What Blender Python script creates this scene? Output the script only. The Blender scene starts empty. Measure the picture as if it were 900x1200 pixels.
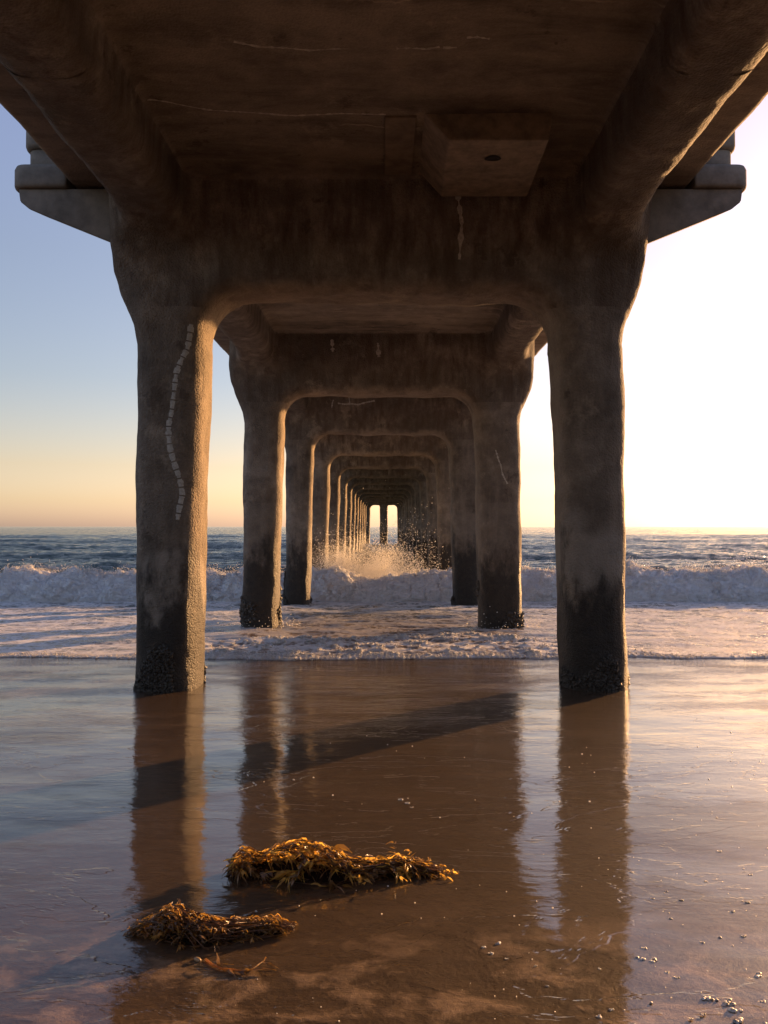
import bpy, bmesh, math, random
import numpy as np
from mathutils import Vector
from mathutils.bvhtree import BVHTree

random.seed(7)
rng = np.random.default_rng(7)
SC = bpy.context.scene
COL = SC.collection

# ------------------------------------------------------------------ constants
CAM_Z = 1.9            # camera above mean sea level
F = 971.0              # focal length in photo pixels (900 x 1200)
L = 5.65               # bay length
Y1 = 7.6               # first portal frame in front of the camera
DECK = 3.02            # heights below are relative to the camera
N_BENT = 14
SUN_EL, SUN_AZ = 8.5, 44.0
CAM_X = .03

# ------------------------------------------------------------------ numpy noise
_perm = np.random.default_rng(3).permutation(256)
_perm = np.concatenate([_perm, _perm, _perm])
_g = np.random.default_rng(5).normal(size=(256, 3)); _g /= np.linalg.norm(_g, axis=1)[:, None]

def pn(x, y, z, seed=0, py=None):
    """gradient noise, about -1..1; py makes it periodic along y"""
    x = np.asarray(x, float); y = np.asarray(y, float) + np.zeros_like(x); z = np.asarray(z, float) + np.zeros_like(x)
    x = x + seed*17.31; z = z + seed*5.77
    xi = np.floor(x).astype(int); yi = np.floor(y).astype(int); zi = np.floor(z).astype(int)
    xf, yf, zf = x-xi, y-yi, z-zi
    u, v, w = (t*t*t*(t*(t*6-15)+10) for t in (xf, yf, zf))
    def gr(a, b, c):
        yy = yi+b
        if py: yy = yy % py
        h = _perm[_perm[_perm[(xi+a) & 255] + (yy & 255)] + ((zi+c) & 255)]
        g = _g[h]
        return g[..., 0]*(xf-a) + g[..., 1]*(yf-b) + g[..., 2]*(zf-c)
    def lp(a, b, t): return a + t*(b-a)
    r = lp(lp(lp(gr(0,0,0), gr(1,0,0), u), lp(gr(0,1,0), gr(1,1,0), u), v),
           lp(lp(gr(0,0,1), gr(1,0,1), u), lp(gr(0,1,1), gr(1,1,1), u), v), w)
    return r*1.6

def fbm(x, y, z, f, o=4, seed=0, rough=.5):
    s = 0; a = 1.
    for i in range(o):
        s = s + a*pn(x*f, y*f, z*f, seed+i); f *= 2.03; a *= rough
    return s

def billow(x, y, z, f, o=4, seed=0, rough=.55):
    s = 0; a = 1.; t = 0
    for i in range(o):
        s = s + a*np.abs(pn(x*f, y*f, z*f, seed+i)); t += a; f *= 2.07; a *= rough
    return s/t

def sstep(a, b, x):
    t = np.clip((x-a)/(b-a), 0, 1); return t*t*(3-2*t)

def smax(a, b, k):
    h = np.clip(.5-.5*(a-b)/k, 0, 1)  # 0 -> a, 1 -> b
    return a*(1-h)+b*h + k*h*(1-h)
def smin(a, b, k): return -smax(-a, -b, k)

# ------------------------------------------------------------------ object helpers
def tag(o, label=None, cat=None, group=None, kind=None):
    for k, v in (('label', label), ('category', cat), ('group', group), ('kind', kind)):
        if v: o[k] = v
    return o

def mesh_np(name, V, Fc, mat, parent=None, normals=None, smooth=True, loc=None):
    """one mesh object from numpy verts and a list/array of faces"""
    me = bpy.data.meshes.new(name)
    V = np.asarray(V, np.float32)
    Fc = np.asarray(Fc, np.int32)
    n = Fc.shape[1]
    me.vertices.add(len(V)); me.vertices.foreach_set('co', V.ravel())
    me.loops.add(Fc.size); me.loops.foreach_set('vertex_index', Fc.ravel())
    me.polygons.add(len(Fc))
    me.polygons.foreach_set('loop_start', np.arange(0, Fc.size, n, dtype=np.int32))
    me.polygons.foreach_set('loop_total', np.full(len(Fc), n, np.int32))
    me.polygons.foreach_set('use_smooth', np.full(len(Fc), smooth, bool))
    me.update(calc_edges=True); me.validate()
    if normals is not None: me.normals_split_custom_set_from_vertices(np.asarray(normals, np.float32).tolist())
    me.materials.append(mat)
    o = bpy.data.objects.new(name, me); COL.objects.link(o)
    if parent: o.parent = parent
    if loc is not None: o.location = loc
    return o

def attr(o, name, vals):
    a = o.data.attributes.new(name, 'FLOAT', 'POINT'); a.data.foreach_set('value', np.asarray(vals, np.float32).ravel())

def grid_faces(nu, nv):
    i = np.arange(nu-1)[:, None]; j = np.arange(nv-1)[None, :]
    a = (i*nv+j).ravel()
    return np.stack([a, a+nv, a+nv+1, a+1], 1)

# ------------------------------------------------------------------ node helpers
class NT:
    def __init__(s, name):
        s.m = bpy.data.materials.new(name); s.m.use_nodes = True
        s.t = s.m.node_tree; s.t.nodes.clear()
        s.out = s.t.nodes.new('ShaderNodeOutputMaterial')
    def n(s, typ, ins=None, **kw):
        nd = s.t.nodes.new('ShaderNode'+typ)
        for k, v in kw.items(): setattr(nd, k, v)
        for k, v in (ins or {}).items(): s.set(nd.inputs[k], v)
        return nd
    def set(s, sock, v):
        if isinstance(v, bpy.types.NodeSocket): s.t.links.new(v, sock)
        elif isinstance(v, bpy.types.Node): s.t.links.new(v.outputs[0], sock)
        else: sock.default_value = v
    def math(s, op, a, b=0., c=0., clamp=False):
        nd = s.n('Math', operation=op, use_clamp=clamp)
        s.set(nd.inputs[0], a); s.set(nd.inputs[1], b); s.set(nd.inputs[2], c); return nd.outputs[0]
    def noise(s, vec, scale, detail=4, rough=.55, dist=0.):
        return s.n('TexNoise', {'Vector': vec, 'Scale': scale, 'Detail': detail, 'Roughness': rough, 'Distortion': dist}).outputs['Fac']
    def map(s, vec, scale=(1,1,1), loc=(0,0,0), rot=(0,0,0)):
        return s.n('Mapping', {'Vector': vec, 'Scale': scale, 'Location': loc, 'Rotation': rot}).outputs[0]
    def ramp(s, fac, stops, mode='LINEAR'):
        nd = s.n('ValToRGB', {'Fac': fac}); cr = nd.color_ramp; cr.interpolation = mode
        while len(cr.elements) < len(stops): cr.elements.new(.5)
        for e, (p, c) in zip(cr.elements, stops):
            e.position = p; e.color = (*c, 1) if isinstance(c, tuple) else (c, c, c, 1)
        return nd.outputs[0]
    def mix(s, fac, a, b, mode='MIX'):
        nd = s.n('Mix', data_type='RGBA', blend_type=mode)
        s.set(nd.inputs['Factor'], fac)
        for k, v in ((6, a), (7, b)): s.set(nd.inputs[k], (*v, 1) if isinstance(v, tuple) else v)
        return nd.outputs[2]
    def mr(s, v, a, b, c=0., d=1., smooth=False):
        return s.n('MapRange', {'Value': v, 'From Min': a, 'From Max': b, 'To Min': c, 'To Max': d}, interpolation_type='SMOOTHSTEP' if smooth else 'LINEAR').outputs[0]
    def bump(s, h, dist, strength=1., normal=None):
        ins = {'Height': h, 'Distance': dist, 'Strength': strength}
        if normal is not None: ins['Normal'] = normal
        return s.n('Bump', ins).outputs[0]
    def xyz(s, v):
        return s.n('SeparateXYZ', {'Vector': v}).outputs
    def surf(s, sh): s.t.links.new(sh.outputs[0] if hasattr(sh, 'outputs') else sh, s.out.inputs['Surface'])

# ------------------------------------------------------------------ materials
def mat_concrete(kind):
    t = NT('concrete_'+kind)
    P = t.n('NewGeometry').outputs['Position']
    X, Y, Z = t.xyz(P)
    big = t.noise(P, .9, 6, .6)
    mid = t.noise(P, 4.5, 7, .65)
    fine = t.noise(P, 55., 4, .7)
    streak = t.noise(t.map(P, (5., 5., .55)), 1.6, 6, .65)       # runs down the faces
    lo, hi = ((.075, .061, .046), (.36, .305, .24))
    c = t.ramp(t.math('ADD', t.math('MULTIPLY', big, .55), t.math('MULTIPLY', mid, .45)), [(.34, lo), (.52, (.185, .150, .115)), (.68, hi)])
    if kind in ('column', 'beam'):
        c = t.mix(t.mr(streak, .42, .66), c, (.10, .072, .052), 'MIX') if kind == 'beam' else t.mix(t.mr(streak, .5, .72, 0, .6), c, (.27, .22, .17))
    if kind == 'deck':
        boards = t.noise(t.map(P, (.5, 2.1, 1.)), 1.6, 9, .72, .5)
        c = t.mix(t.mr(boards, .42, .62, 0, .7), t.mix(1., c, (.85, .82, .8), 'MULTIPLY'), (.30, .245, .185))
        wav = t.math('MULTIPLY', t.math('SUBTRACT', t.noise(t.map(P, (1.1, .25, .3)), 1.0, 5, .6), .5), .45)
        dd = t.math('PINGPONG', t.math('ADD', Y, wav), .78)
        br = t.mr(t.noise(t.map(P, (1, 1, 1)), 1.4, 3, .5), .50, .60)
        line = t.math('MULTIPLY', t.mr(dd, .0, .014, 1., 0.), br)
        c = t.mix(t.math('MULTIPLY', line, .7), c, (.48, .40, .30))
    spall = t.mr(t.noise(t.map(P, loc=(3, 8, 1)), 2.6, 8, .7), .62, .65)
    c = t.mix(t.math('MULTIPLY', spall, .55), c, (.055, .040, .030))
    lit_rim = t.n('Attribute', attribute_name='lit_rim').outputs['Fac']  # opening rims lightened in the colour, as if by bounced sunlight
    c = t.mix(t.math('MULTIPLY', t.math('MULTIPLY', lit_rim, t.mr(t.noise(P, 3.2, 7, .7), .34, .58, .15, 1.)), .55), c, t.mix(t.noise(P, 14., 6, .7), (.25, .19, .13), (.46, .37, .27)))
    # pale mineral patches and pock marks
    pat = t.mr(t.noise(t.map(P, loc=(9, 3, 4)), 1.7, 9, .75), .58, .66)
    c = t.mix(t.math('MULTIPLY', pat, .5), c, (.40, .33, .25))
    c = t.mix(t.mr(fine, .35, .65, .25, 0.), c, (.04, .03, .022))
    rough = .85
    vor = t.n('TexVoronoi', {'Vector': P, 'Scale': 60., 'Randomness': 1.}).outputs['Distance']
    h = t.math('ADD', t.math('MULTIPLY', fine, .35), t.math('MULTIPLY', mid, 1.6))
    h = t.math('ADD', h, t.math('MULTIPLY', vor, -.55))
    h = t.math('ADD', h, t.math('MULTIPLY', t.noise(P, 17., 5, .6), .9))
    if kind == 'column':
        zz = t.math('ADD', Z, t.math('MULTIPLY', t.math('SUBTRACT', t.noise(t.map(P, (2.2, 2.2, 1.1)), 1.5, 7, .7), .5), 2.6))
        wet = t.mr(zz, 1.1, 1.75, 1., 0., smooth=True)
        growth = t.ramp(t.noise(P, 11., 7, .75), [(.35, (.012, .011, .009)), (.58, (.030, .023, .016)), (.76, (.10, .072, .046))])
        c = t.mix(t.math('MULTIPLY', wet, .93), c, growth)
        # smoother, paler repair jacket with a straight upper edge
        rep = t.math('MULTIPLY', t.math('MULTIPLY', t.math('LESS_THAN', Z, 2.27), t.mr(Y, 9., 9.5, 1., .2)), t.mr(t.noise(t.map(P, loc=(2.3, 0, 0)), .7, 3, .5), .46, .50))
        c = t.mix(t.math('MULTIPLY', t.math('MULTIPLY', rep, t.math('SUBTRACT', 1., wet)), .6), c, (.30, .265, .22))
        rough = t.mr(wet, 0, 1, .85, .5)
        h = t.math('ADD', h, t.math('MULTIPLY', t.math('MULTIPLY', t.noise(P, 26., 5, .8), wet), 1.5))
    b = t.bump(h, .006 if kind == 'deck' else .015, 1.)
    t.surf(t.n('BsdfPrincipled', {'Base Color': c, 'Roughness': rough, 'Normal': b, 'Specular IOR Level': .3}))
    return t.m

def mat_simple(name, col, rough=.7, var=.35, scale=20., bump=.004, trans=0., spec=.5, col2=None):
    t = NT(name)
    P = t.n('NewGeometry').outputs['Position']
    n = t.noise(P, scale, 6, .65)
    dark = tuple(v*(1-var) for v in col) if col2 is None else col2
    c = t.mix(t.mr(n, .35, .65), dark, col)
    b = t.bump(n, bump)
    p = t.n('BsdfPrincipled', {'Base Color': c, 'Roughness': rough, 'Normal': b, 'Specular IOR Level': spec})
    if trans:
        tr = t.n('BsdfTranslucent', {'Color': c})
        p = t.n('MixShader', {0: trans, 1: p.outputs[0], 2: tr.outputs[0]})
    t.surf(p); return t.m

def mat_sand():
    t = NT('wet_sand')
    P = t.n('NewGeometry').outputs['Position']
    X, Y, Z = t.xyz(P)
    big = t.noise(P, .6, 5, .55)
    c = t.ramp(big, [(.3, (.066, .043, .025)), (.7, (.098, .066, .040))])
    # drag marks left by the backwash, lying obliquely across the beach
    drag = t.noise(t.map(P, (1., 5.5, 1.), rot=(0, 0, math.radians(24))), .9, 8, .62, .4)
    far0 = t.mr(Y, 3.2, 5.5, .25, 1.)
    c = t.mix(t.math('MULTIPLY', t.mr(drag, .52, .70, 0, .5), far0), c, (.19, .13, .085))
    near = t.mr(Y, 2.85, 2.35, 0., 1.)
    lumps = t.noise(t.map(P, (1., 1.3, 1.), loc=(.3, .1, 0)), 4.6, 5, .6, .35)
    c = t.mix(t.math('MULTIPLY', t.mr(lumps, .50, .60), near), c, (.30, .21, .135))
    grain = t.noise(P, 420., 2, .6)
    c = t.mix(t.mr(t.noise(t.map(P, (1, 1.6, 1)), 9., 8, .75), .40, .62, .45, 0.), c, (.035, .022, .014))
    grain = t.noise(P, 300., 3, .7)
    c = t.mix(t.mr(grain, .3, .7, .5, 0.), c, (.03, .02, .013))
    c = t.mix(t.mr(grain, .66, .74, 0., .25), c, (.35, .26, .18))
    h = t.math('ADD', t.math('MULTIPLY', t.math('MULTIPLY', drag, far0), .6), t.math('MULTIPLY', t.math('MULTIPLY', lumps, near), .8))
    nb = t.bump(h, .03, .8)
    nb = t.bump(t.noise(P, 45., 5, .7), .006, .8, nb)
    nb = t.bump(grain, .003, .8, nb)
    # film of water: long gentle swell plus fine wrinkles near the waterline
    r1 = t.noise(t.map(P, (1., 1.7, 1.), rot=(0, 0, math.radians(-12))), 3.2, 3, .5)
    r2 = t.noise(t.map(P, (1., 2.6, 1.), rot=(0, 0, math.radians(18))), 14., 4, .6)
    r3 = t.noise(t.map(P, (1., 2., 1.)), 60., 3, .6)
    wr = t.mr(t.noise(t.map(P, (1, 3, 1), loc=(4, 0, 0), rot=(0, 0, .35)), .8, 5, .6), .46, .62, .15, 1.6)
    far = t.mr(Y, 5.2, 8.5, 0.12, 1.)
    hh = t.math('ADD', t.math('MULTIPLY', r1, .26), t.math('MULTIPLY', t.math('MULTIPLY', r2, wr), t.math('MULTIPLY', far, .55)))
    hh = t.math('ADD', hh, t.math('MULTIPLY', t.math('MULTIPLY', r3, far), .09))
    st_ = t.noise(t.map(P, (1., 2.4, 1.), rot=(0, 0, math.radians(-20))), .75, 6, .55, .5)
    edge = t.mr(st_, .495, .505, 0., 1., smooth=True)
    edge2 = t.mr(st_, .575, .583, 0., 1., smooth=True)
    hh = t.math('ADD', hh, t.math('MULTIPLY', t.math('ADD', edge, edge2), .05))
    cb = t.bump(hh, .016, 1.)
    film = t.mr(t.noise(t.map(P, (1., 2.2, 1.), loc=(1, 7, 0), rot=(0, 0, .4)), .55, 6, .6), .40, .46, .75, 1.)
    p = t.n('BsdfPrincipled', {'Base Color': c, 'Roughness': .55, 'Normal': nb, 'Specular IOR Level': .03,
                               'Coat Weight': film, 'Coat Roughness': t.mr(grain, .4, .7, .02, .055), 'Coat IOR': 1.48, 'Coat Normal': cb})
    t.surf(p); return t.m

def mat_water():
    t = NT('sea_water')
    P = t.n('NewGeometry').outputs['Position']
    X, Y, Z = t.xyz(P)
    foam_a = t.n('Attribute', attribute_name='foam').outputs['Fac']
    lace_a = t.n('Attribute', attribute_name='lace').outputs['Fac']
    shal_a = t.n('Attribute', attribute_name='shallow').outputs['Fac']
    Pf = t.map(P, (1., .55, 1.), rot=(0, 0, .15))
    warp = t.n('TexNoise', {'Vector': P, 'Scale': 1.1, 'Detail': 5}).outputs['Color']
    Pw = t.n('VectorMath', {0: Pf, 1: t.n('VectorMath', {0: warp, 3: .9}, operation='SCALE').outputs[0]}, operation='ADD').outputs[0]
    cell = t.n('TexVoronoi', {'Vector': Pw, 'Scale': 5.5, 'Detail': 2., 'Roughness': .6}, feature='DISTANCE_TO_EDGE').outputs['Distance']
    net = t.mr(cell, .02, .11, 1., 0.)
    st = t.noise(t.map(P, (.6, 1.9, 1.)), 2.3, 9, .72, .7)
    lace = t.math('MULTIPLY', t.mr(t.math('ADD', st, t.math('MULTIPLY', net, .12)), .46, .60), lace_a, clamp=True)
    f = t.math('MAXIMUM', foam_a, lace)
    f = t.math('MULTIPLY', f, t.mr(t.noise(P, 22., 5, .7), .25, .5, .72, 1.), clamp=True)
    deep = t.mix(t.mr(Y, 25, 160), (.032, .068, .058), (.020, .044, .046))
    c = t.mix(shal_a, deep, (.155, .105, .065))
    c = t.mix(f, c, (.90, .90, .89))
    off = t.math('SUBTRACT', 1., shal_a)
    w1 = t.noise(t.map(P, (.55, 1.25, 1.)), .42, 4, .55, .6)
    w2 = t.noise(t.map(P, (.7, 1.4, 1.), rot=(0, 0, .25)), 1.7, 5, .6, .4)
    w3 = t.noise(t.map(P, (.8, 1.4, 1.)), 7., 6, .65, .3)
    w4 = t.noise(P, 30., 6, .7)
    h = t.math('MULTIPLY', t.math('ADD', t.math('MULTIPLY', w1, .50), t.math('MULTIPLY', w2, .26)), off)
    h = t.math('ADD', h, t.math('MULTIPLY', w3, t.mr(off, 0, 1, .030, .12)))
    h = t.math('ADD', h, t.math('MULTIPLY', w4, t.mr(f, 0, 1, .004, .022)))
    b = t.bump(h, 1., 1.)
    w = t.n('BsdfPrincipled', {'Base Color': c, 'Roughness': t.mr(f, 0, 1, .10, .8), 'IOR': 1.33, 'Normal': b})
    tr = t.n('BsdfTranslucent', {'Color': (.85, .86, .86, 1), 'Normal': b})
    t.surf(t.n('MixShader', {0: t.math('MULTIPLY', f, .12), 1: w.outputs[0], 2: tr.outputs[0]})); return t.m

def mat_foam(name='foam', trans=.25):
    t = NT(name)
    P = t.n('NewGeometry').outputs['Position']
    n = t.noise(P, 7., 7, .7)
    c = t.ramp(n, [(.3, (.84, .82, .78)), (.6, (.95, .94, .91))])
    b = t.bump(t.math('ADD', t.noise(P, 16., 7, .75), t.math('MULTIPLY', t.noise(P, 60., 4, .7), .3)), .05)
    p = t.n('BsdfPrincipled', {'Base Color': c, 'Roughness': .7, 'Normal': b, 'Specular IOR Level': .3})
    tr = t.n('BsdfTranslucent', {'Color': (.95, .92, .86, 1)})
    t.surf(t.n('MixShader', {0: trans, 1: p.outputs[0], 2: tr.outputs[0]})); return t.m

def mat_bubble():
    t = NT('bubble_foam')
    t.surf(t.n('BsdfPrincipled', {'Base Color': (.95, .90, .78, 1), 'Roughness': .35, 'Subsurface Weight': 1., 'Subsurface Radius': (1., .9, .75), 'Subsurface Scale': .02}))
    return t.m

def mat_kelp(name, c1, c2, trans):
    t = NT(name)
    P = t.n('NewGeometry').outputs['Position']
    c = t.mix(t.mr(t.noise(P, 30., 4, .6), .35, .65), c1, c2)
    b = t.bump(t.noise(P, 160., 4, .6), .002)
    p = t.n('BsdfPrincipled', {'Base Color': c, 'Roughness': .28, 'Normal': b, 'Specular IOR Level': .6})
    tr = t.n('BsdfTranslucent', {'Color': t.mix(.5, c, (.85, .50, .09))})
    t.surf(t.n('MixShader', {0: trans, 1: p.outputs[0], 2: tr.outputs[0]})); return t.m

M = {
    'column': mat_concrete('column'), 'beam': mat_concrete('beam'), 'deck': mat_concrete('deck'),
    'pale': mat_simple('pale_concrete', (.24, .215, .18), .85, .45, 6., .006),
    'corbel': mat_simple('board_marked_concrete', (.30, .235, .17), .85, .5, 7., .010),
    'patch': mat_simple('patch_concrete', (.22, .165, .115), .85, .5, 6., .008),
    'hole': mat_simple('drain_hole', (.02, .017, .014), .9),
    'lime': mat_simple('lime_deposit', (.52, .47, .39), .9, .45, 40., .002),
    'paint': mat_simple('pale_paint', (.44, .42, .37), .75, .35, 45., .002),
    'chalk': mat_simple('chalk_mark', (.42, .40, .36), .9),
    'mussel': mat_simple('mussel_crust', (.06, .046, .030), .45, .8, 60., .01),
    'sand': mat_sand(), 'water': mat_water(), 'foam': mat_foam('foam', .28), 'bubble': mat_bubble(), 'spray': mat_foam('spray_water', .8),
    'kelp': mat_kelp('golden_kelp', (.42, .22, .04), (.95, .66, .15), .62),
    'kelp_dark': mat_kelp('brown_kelp', (.045, .021, .008), (.22, .115, .03), .25),
    'kelp_mid': mat_kelp('rusty_kelp', (.13, .06, .015), (.50, .26, .06), .45),
    'core': mat_simple('matted_weed', (.022, .010, .005), .8, .6, 60., .01, 0., .1),
    'stipe': mat_kelp('kelp_stipe', (.05, .02, .008), (.16, .07, .02), .1),
    'bulb': mat_simple('kelp_float', (.50, .36, .20), .25, .3, 30., .001, .15),
}

# ------------------------------------------------------------------ the pier: implicit solid, polygonised per bay
def opening(x, z, w_top, w_bot, top, r):
    """signed distance-like field of the round-shouldered portal opening"""
    w = w_top + (w_bot-w_top)*np.clip((top-z)/3.6, 0, 1)
    qx = np.abs(x)-(w-r); qz = z-(top-r)
    return np.minimum(np.maximum(qx, qz), 0)+np.sqrt(np.maximum(qx, 0)**2+np.maximum(qz, 0)**2)-r

def sdf_bay(x, y, z, last=False, ri=0., bent=True):
    """x, y (around the frame), z relative to the camera height"""
    yw = np.abs(y)
    # deck slab
    d = smax(np.abs(x)-2.74, np.maximum(DECK-z, z-(DECK+.36)), .03)
    # longitudinal girders, with a haunch towards the frames
    zb = 2.62 - .10*sstep(1.1, .4, yw)
    g = smax(np.abs(np.abs(x)-1.945)-.27, zb-z, .16)
    g = np.maximum(g, z-(DECK+.1))
    # frame: outer outline flares to carry the slab edge
    if bent:
        outw = 2.195 + .17*sstep(1.60, 2.35, z) + .02*sstep(-.5, -2.2, z)
        wt, wb = (1.30, 1.36) if last else (1.555, 1.655)
        half = .35 + .16*sstep(2.15, 2.95, z)
        fr2 = smax(np.abs(x)-outw, -opening(x+ri*sstep(0, 1., x), z, wt, wb, 2.10, .40), .12)
        fr = smax(fr2, yw-half, np.where(z < 1.7, .26, .26-.10*sstep(1.7, 2.4, z)))
        fr = np.maximum(fr, z-(DECK+.1))
        if last:
            c = smax(np.abs(x)-.38, yw-.3, .15)
            fr = smin(fr, np.maximum(c, z-2.4), .15)
        g = smin(g, fr, .26)
    d = smin(d, g, .07)
    return d

def surface_nets(fn, xs, ys, zs):
    X, Y, Z = np.meshgrid(xs, ys, zs, indexing='ij')
    G = fn(X, Y, Z).astype(np.float32)
    S = G < 0
    nx, ny, nz = G.shape
    c = np.zeros((nx-1, ny-1, nz-1), np.int8)
    for a in (0, 1):
        for b in (0, 1):
            for e in (0, 1):
                c += S[a:nx-1+a, b:ny-1+b, e:nz-1+e]
    act = (c > 0) & (c < 8)
    idx = np.full(act.shape, -1, np.int64); I, J, K = np.nonzero(act); idx[I, J, K] = np.arange(len(I))
    acc = np.zeros((len(I), 3)); cnt = np.zeros(len(I))
    corners = [(a, b, e) for a in (0, 1) for b in (0, 1) for e in (0, 1)]
    for p in corners:
        for ax in range(3):
            if p[ax]: continue
            q = list(p); q[ax] = 1
            v0 = G[I+p[0], J+p[1], K+p[2]]; v1 = G[I+q[0], J+q[1], K+q[2]]
            m = (v0 < 0) != (v1 < 0)
            t = np.where(m, v0/np.where(m, v0-v1, 1), 0)
            pos = np.zeros((len(I), 3)) + np.array(p, float); pos[:, ax] = t
            acc[m] += pos[m]; cnt[m] += 1
    f = acc/cnt[:, None]
    h = np.array([xs[1]-xs[0], ys[1]-ys[0], zs[1]-zs[0]])
    V = np.stack([xs[I], ys[J], zs[K]], 1)+f*h
    Q = []
    for ax in range(3):
        o1, o2 = [(1, 2), (2, 0), (0, 1)][ax]
        sl0 = [slice(None)]*3; sl1 = [slice(None)]*3
        sl0[ax] = slice(0, -1); sl1[ax] = slice(1, None)
        ch = S[tuple(sl0)] != S[tuple(sl1)]
        A = list(np.nonzero(ch))
        ok = (A[o1] > 0) & (A[o1] < G.shape[o1]-1) & (A[o2] > 0) & (A[o2] < G.shape[o2]-1)
        A = [a[ok] for a in A]
        inside = S[tuple(A)]
        def cell(d1, d2):
            B = list(A); B[o1] = B[o1]-d1; B[o2] = B[o2]-d2; return idx[tuple(B)]
        q = np.stack([cell(1, 1), cell(0, 1), cell(0, 0), cell(1, 0)], 1)
        q[~inside] = q[~inside][:, ::-1]
        Q.append(q)
    return V, np.concatenate(Q), J

def vnormals(V, Q, merge=None):
    n = np.cross(V[Q[:, 2]]-V[Q[:, 0]], V[Q[:, 3]]-V[Q[:, 1]])
    N = np.zeros_like(V)
    for k in range(4): np.add.at(N, Q[:, k], n)
    if merge is not None:
        a, b = merge
        s = N[a]+N[b]; N[a] = s; N[b] = s
    return N/np.maximum(np.linalg.norm(N, axis=1), 1e-12)[:, None]

PY = 6   # noise period count per bay
def build_bay(nper, seed, last=False, ri=0., top_z=DECK+.4, bot_z=-4.6):
    h = L/nper
    xs = np.arange(-2.9, 2.9+h, h); ys = -L/2+np.arange(nper+2)*h; zs = np.arange(bot_z, top_z+h, h)
    def fn(x, y, z):
        yy = (y+L/2) % L-L/2
        return sdf_bay(x, yy, z, last, ri)
    V, Q, J = surface_nets(fn, xs, ys, zs)
    first = np.nonzero(J == 0)[0]; lastv = np.nonzero(J == nper)[0]
    key = {}
    kk = np.round(V/np.array([h, 1e9, h])/1, 3)
    for i in first: key[(round(V[i, 0]*1e3), round(V[i, 2]*1e3))] = i
    a, b = [], []
    for i in lastv:
        k = key.get((round(V[i, 0]*1e3), round(V[i, 2]*1e3)))
        if k is not None: a.append(k); b.append(i)
    merge = (np.array(a), np.array(b)) if a else None
    N = vnormals(V, Q, merge)
    x, y, z = V.T
    fy = PY/L
    d = .030*pn(x*1.1, (y+L/2)*fy, z*.9, 1, PY) + .016*pn(x*2.6, (y+L/2)*fy*2, z*2.6, 2, PY*2) + .008*pn(x*6.3, (y+L/2)*fy*6, z*6.3, 3, PY*6) \
        + .0045*pn(x*13, (y+L/2)*fy*13, z*13, 4, PY*13)
    win = sstep(1.8, .8, np.abs(y))
    onleg = sstep(2.9, 2.5, z)
    d = d*np.where(z < 1.6, .55, .35+.65*onleg) + win*onleg*(.016*pn(x*1.3, y*1.3, z*.8, 20+seed)+.013*pn(x*3.4, y*3.4, z*2.2, 30+seed))
    # lumps and spalls low on the legs where the sea works on them
    low = sstep(-.4, -1.5, z)
    d = d - low*win*.02*np.clip(billow(x, y, z, 2.4, 3, 40+seed)-.25, 0, 1)
    V = V+N*d[:, None]
    N = vnormals(V, Q, merge)
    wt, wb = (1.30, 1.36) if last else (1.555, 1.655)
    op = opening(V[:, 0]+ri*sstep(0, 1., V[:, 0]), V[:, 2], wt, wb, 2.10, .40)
    A = sstep(.10, .02, np.abs(op)+.07*pn(V[:, 0]*3, V[:, 1]*3, V[:, 2]*3, 50)+.03*pn(V[:, 0]*11, V[:, 1]*11, V[:, 2]*11, 51))*(np.abs(V[:, 1]) < .42)  # mask for the bounced light painted round the opening
    V[:, 2] += CAM_Z
    return V, Q, N, A

def split_bay(V, Q, last=False):
    c = V[Q].mean(1); x, y, z = c[:, 0], c[:, 1], c[:, 2]-CAM_Z
    ax = np.abs(x)
    deck = (z > DECK-.045)
    girder = ~deck & (np.abs(y) > .50) & (ax > 1.45)
    leg = ~deck & ~girder & (z < 1.95) & (ax > (1.0 if last else 1.15)) & (z < 1.95)
    centre = ~deck & ~girder & ~leg & (ax < .6) & (z < 1.95) if last else np.zeros(len(c), bool)
    beam = ~(deck | girder | leg | centre)
    return [('deck_slab', deck, 'deck'), ('girder', girder & (x < 0), 'beam'), ('girder', girder & (x > 0), 'beam'),
            ('column', leg & (x < 0), 'column'), ('column', leg & (x > 0), 'column'), ('cross_beam', beam, 'beam')] + ([('column', centre, 'column')] if last else [])

pier = bpy.data.objects.new('pier', None); COL.objects.link(pier)
pier.location = (0, Y1, 0)
tag(pier, 'weathered brown concrete pier running out to sea on rows of paired columns', 'pier')

def make_parts(V, Q, N, A, ypos, last=False):
    out = []
    for name, m, mat in split_bay(V, Q, last):
        if not m.any(): continue
        q = Q[m]; u, inv = np.unique(q, return_inverse=True)
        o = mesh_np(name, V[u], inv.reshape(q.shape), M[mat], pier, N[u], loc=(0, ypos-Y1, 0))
        attr(o, 'lit_rim', A[u]); out.append(o)
    return out

bays = {}
near = {}
for n, nper, seed in ((1, 150, 12), (2, 130, 2), (3, 110, 3)):
    V, Q, N, A = build_bay(nper, seed, ri=(0, -.01, .10, .05)[n])
    near[n] = (V.copy(), Q)
    bays[n] = make_parts(V, Q, N, A, Y1+(n-1)*L)
V, Q, N, A = build_bay(80, 5, ri=.0)
bays[4] = make_parts(V, Q, N, A, Y1+3*L)
for n in list(range(5, N_BENT))+[0, -1, -2]:
    bays[n] = []
    for o in bays[4]:
        c = o.copy(); COL.objects.link(c); c.location.y = (n-1)*L; bays[n].append(c)
V, Q, N, A = build_bay(80, 6, last=True)
bays[N_BENT] = make_parts(V, Q, N, A, Y1+(N_BENT-1)*L, True)

# column handles: bays[n] order deck, girder L, girder R, column L, column R, beam
def bay_part(n, k): return bays[n][k]
colL = {n: bays[n][3] for n in bays}; colR = {n: bays[n][4] for n in bays}

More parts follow.
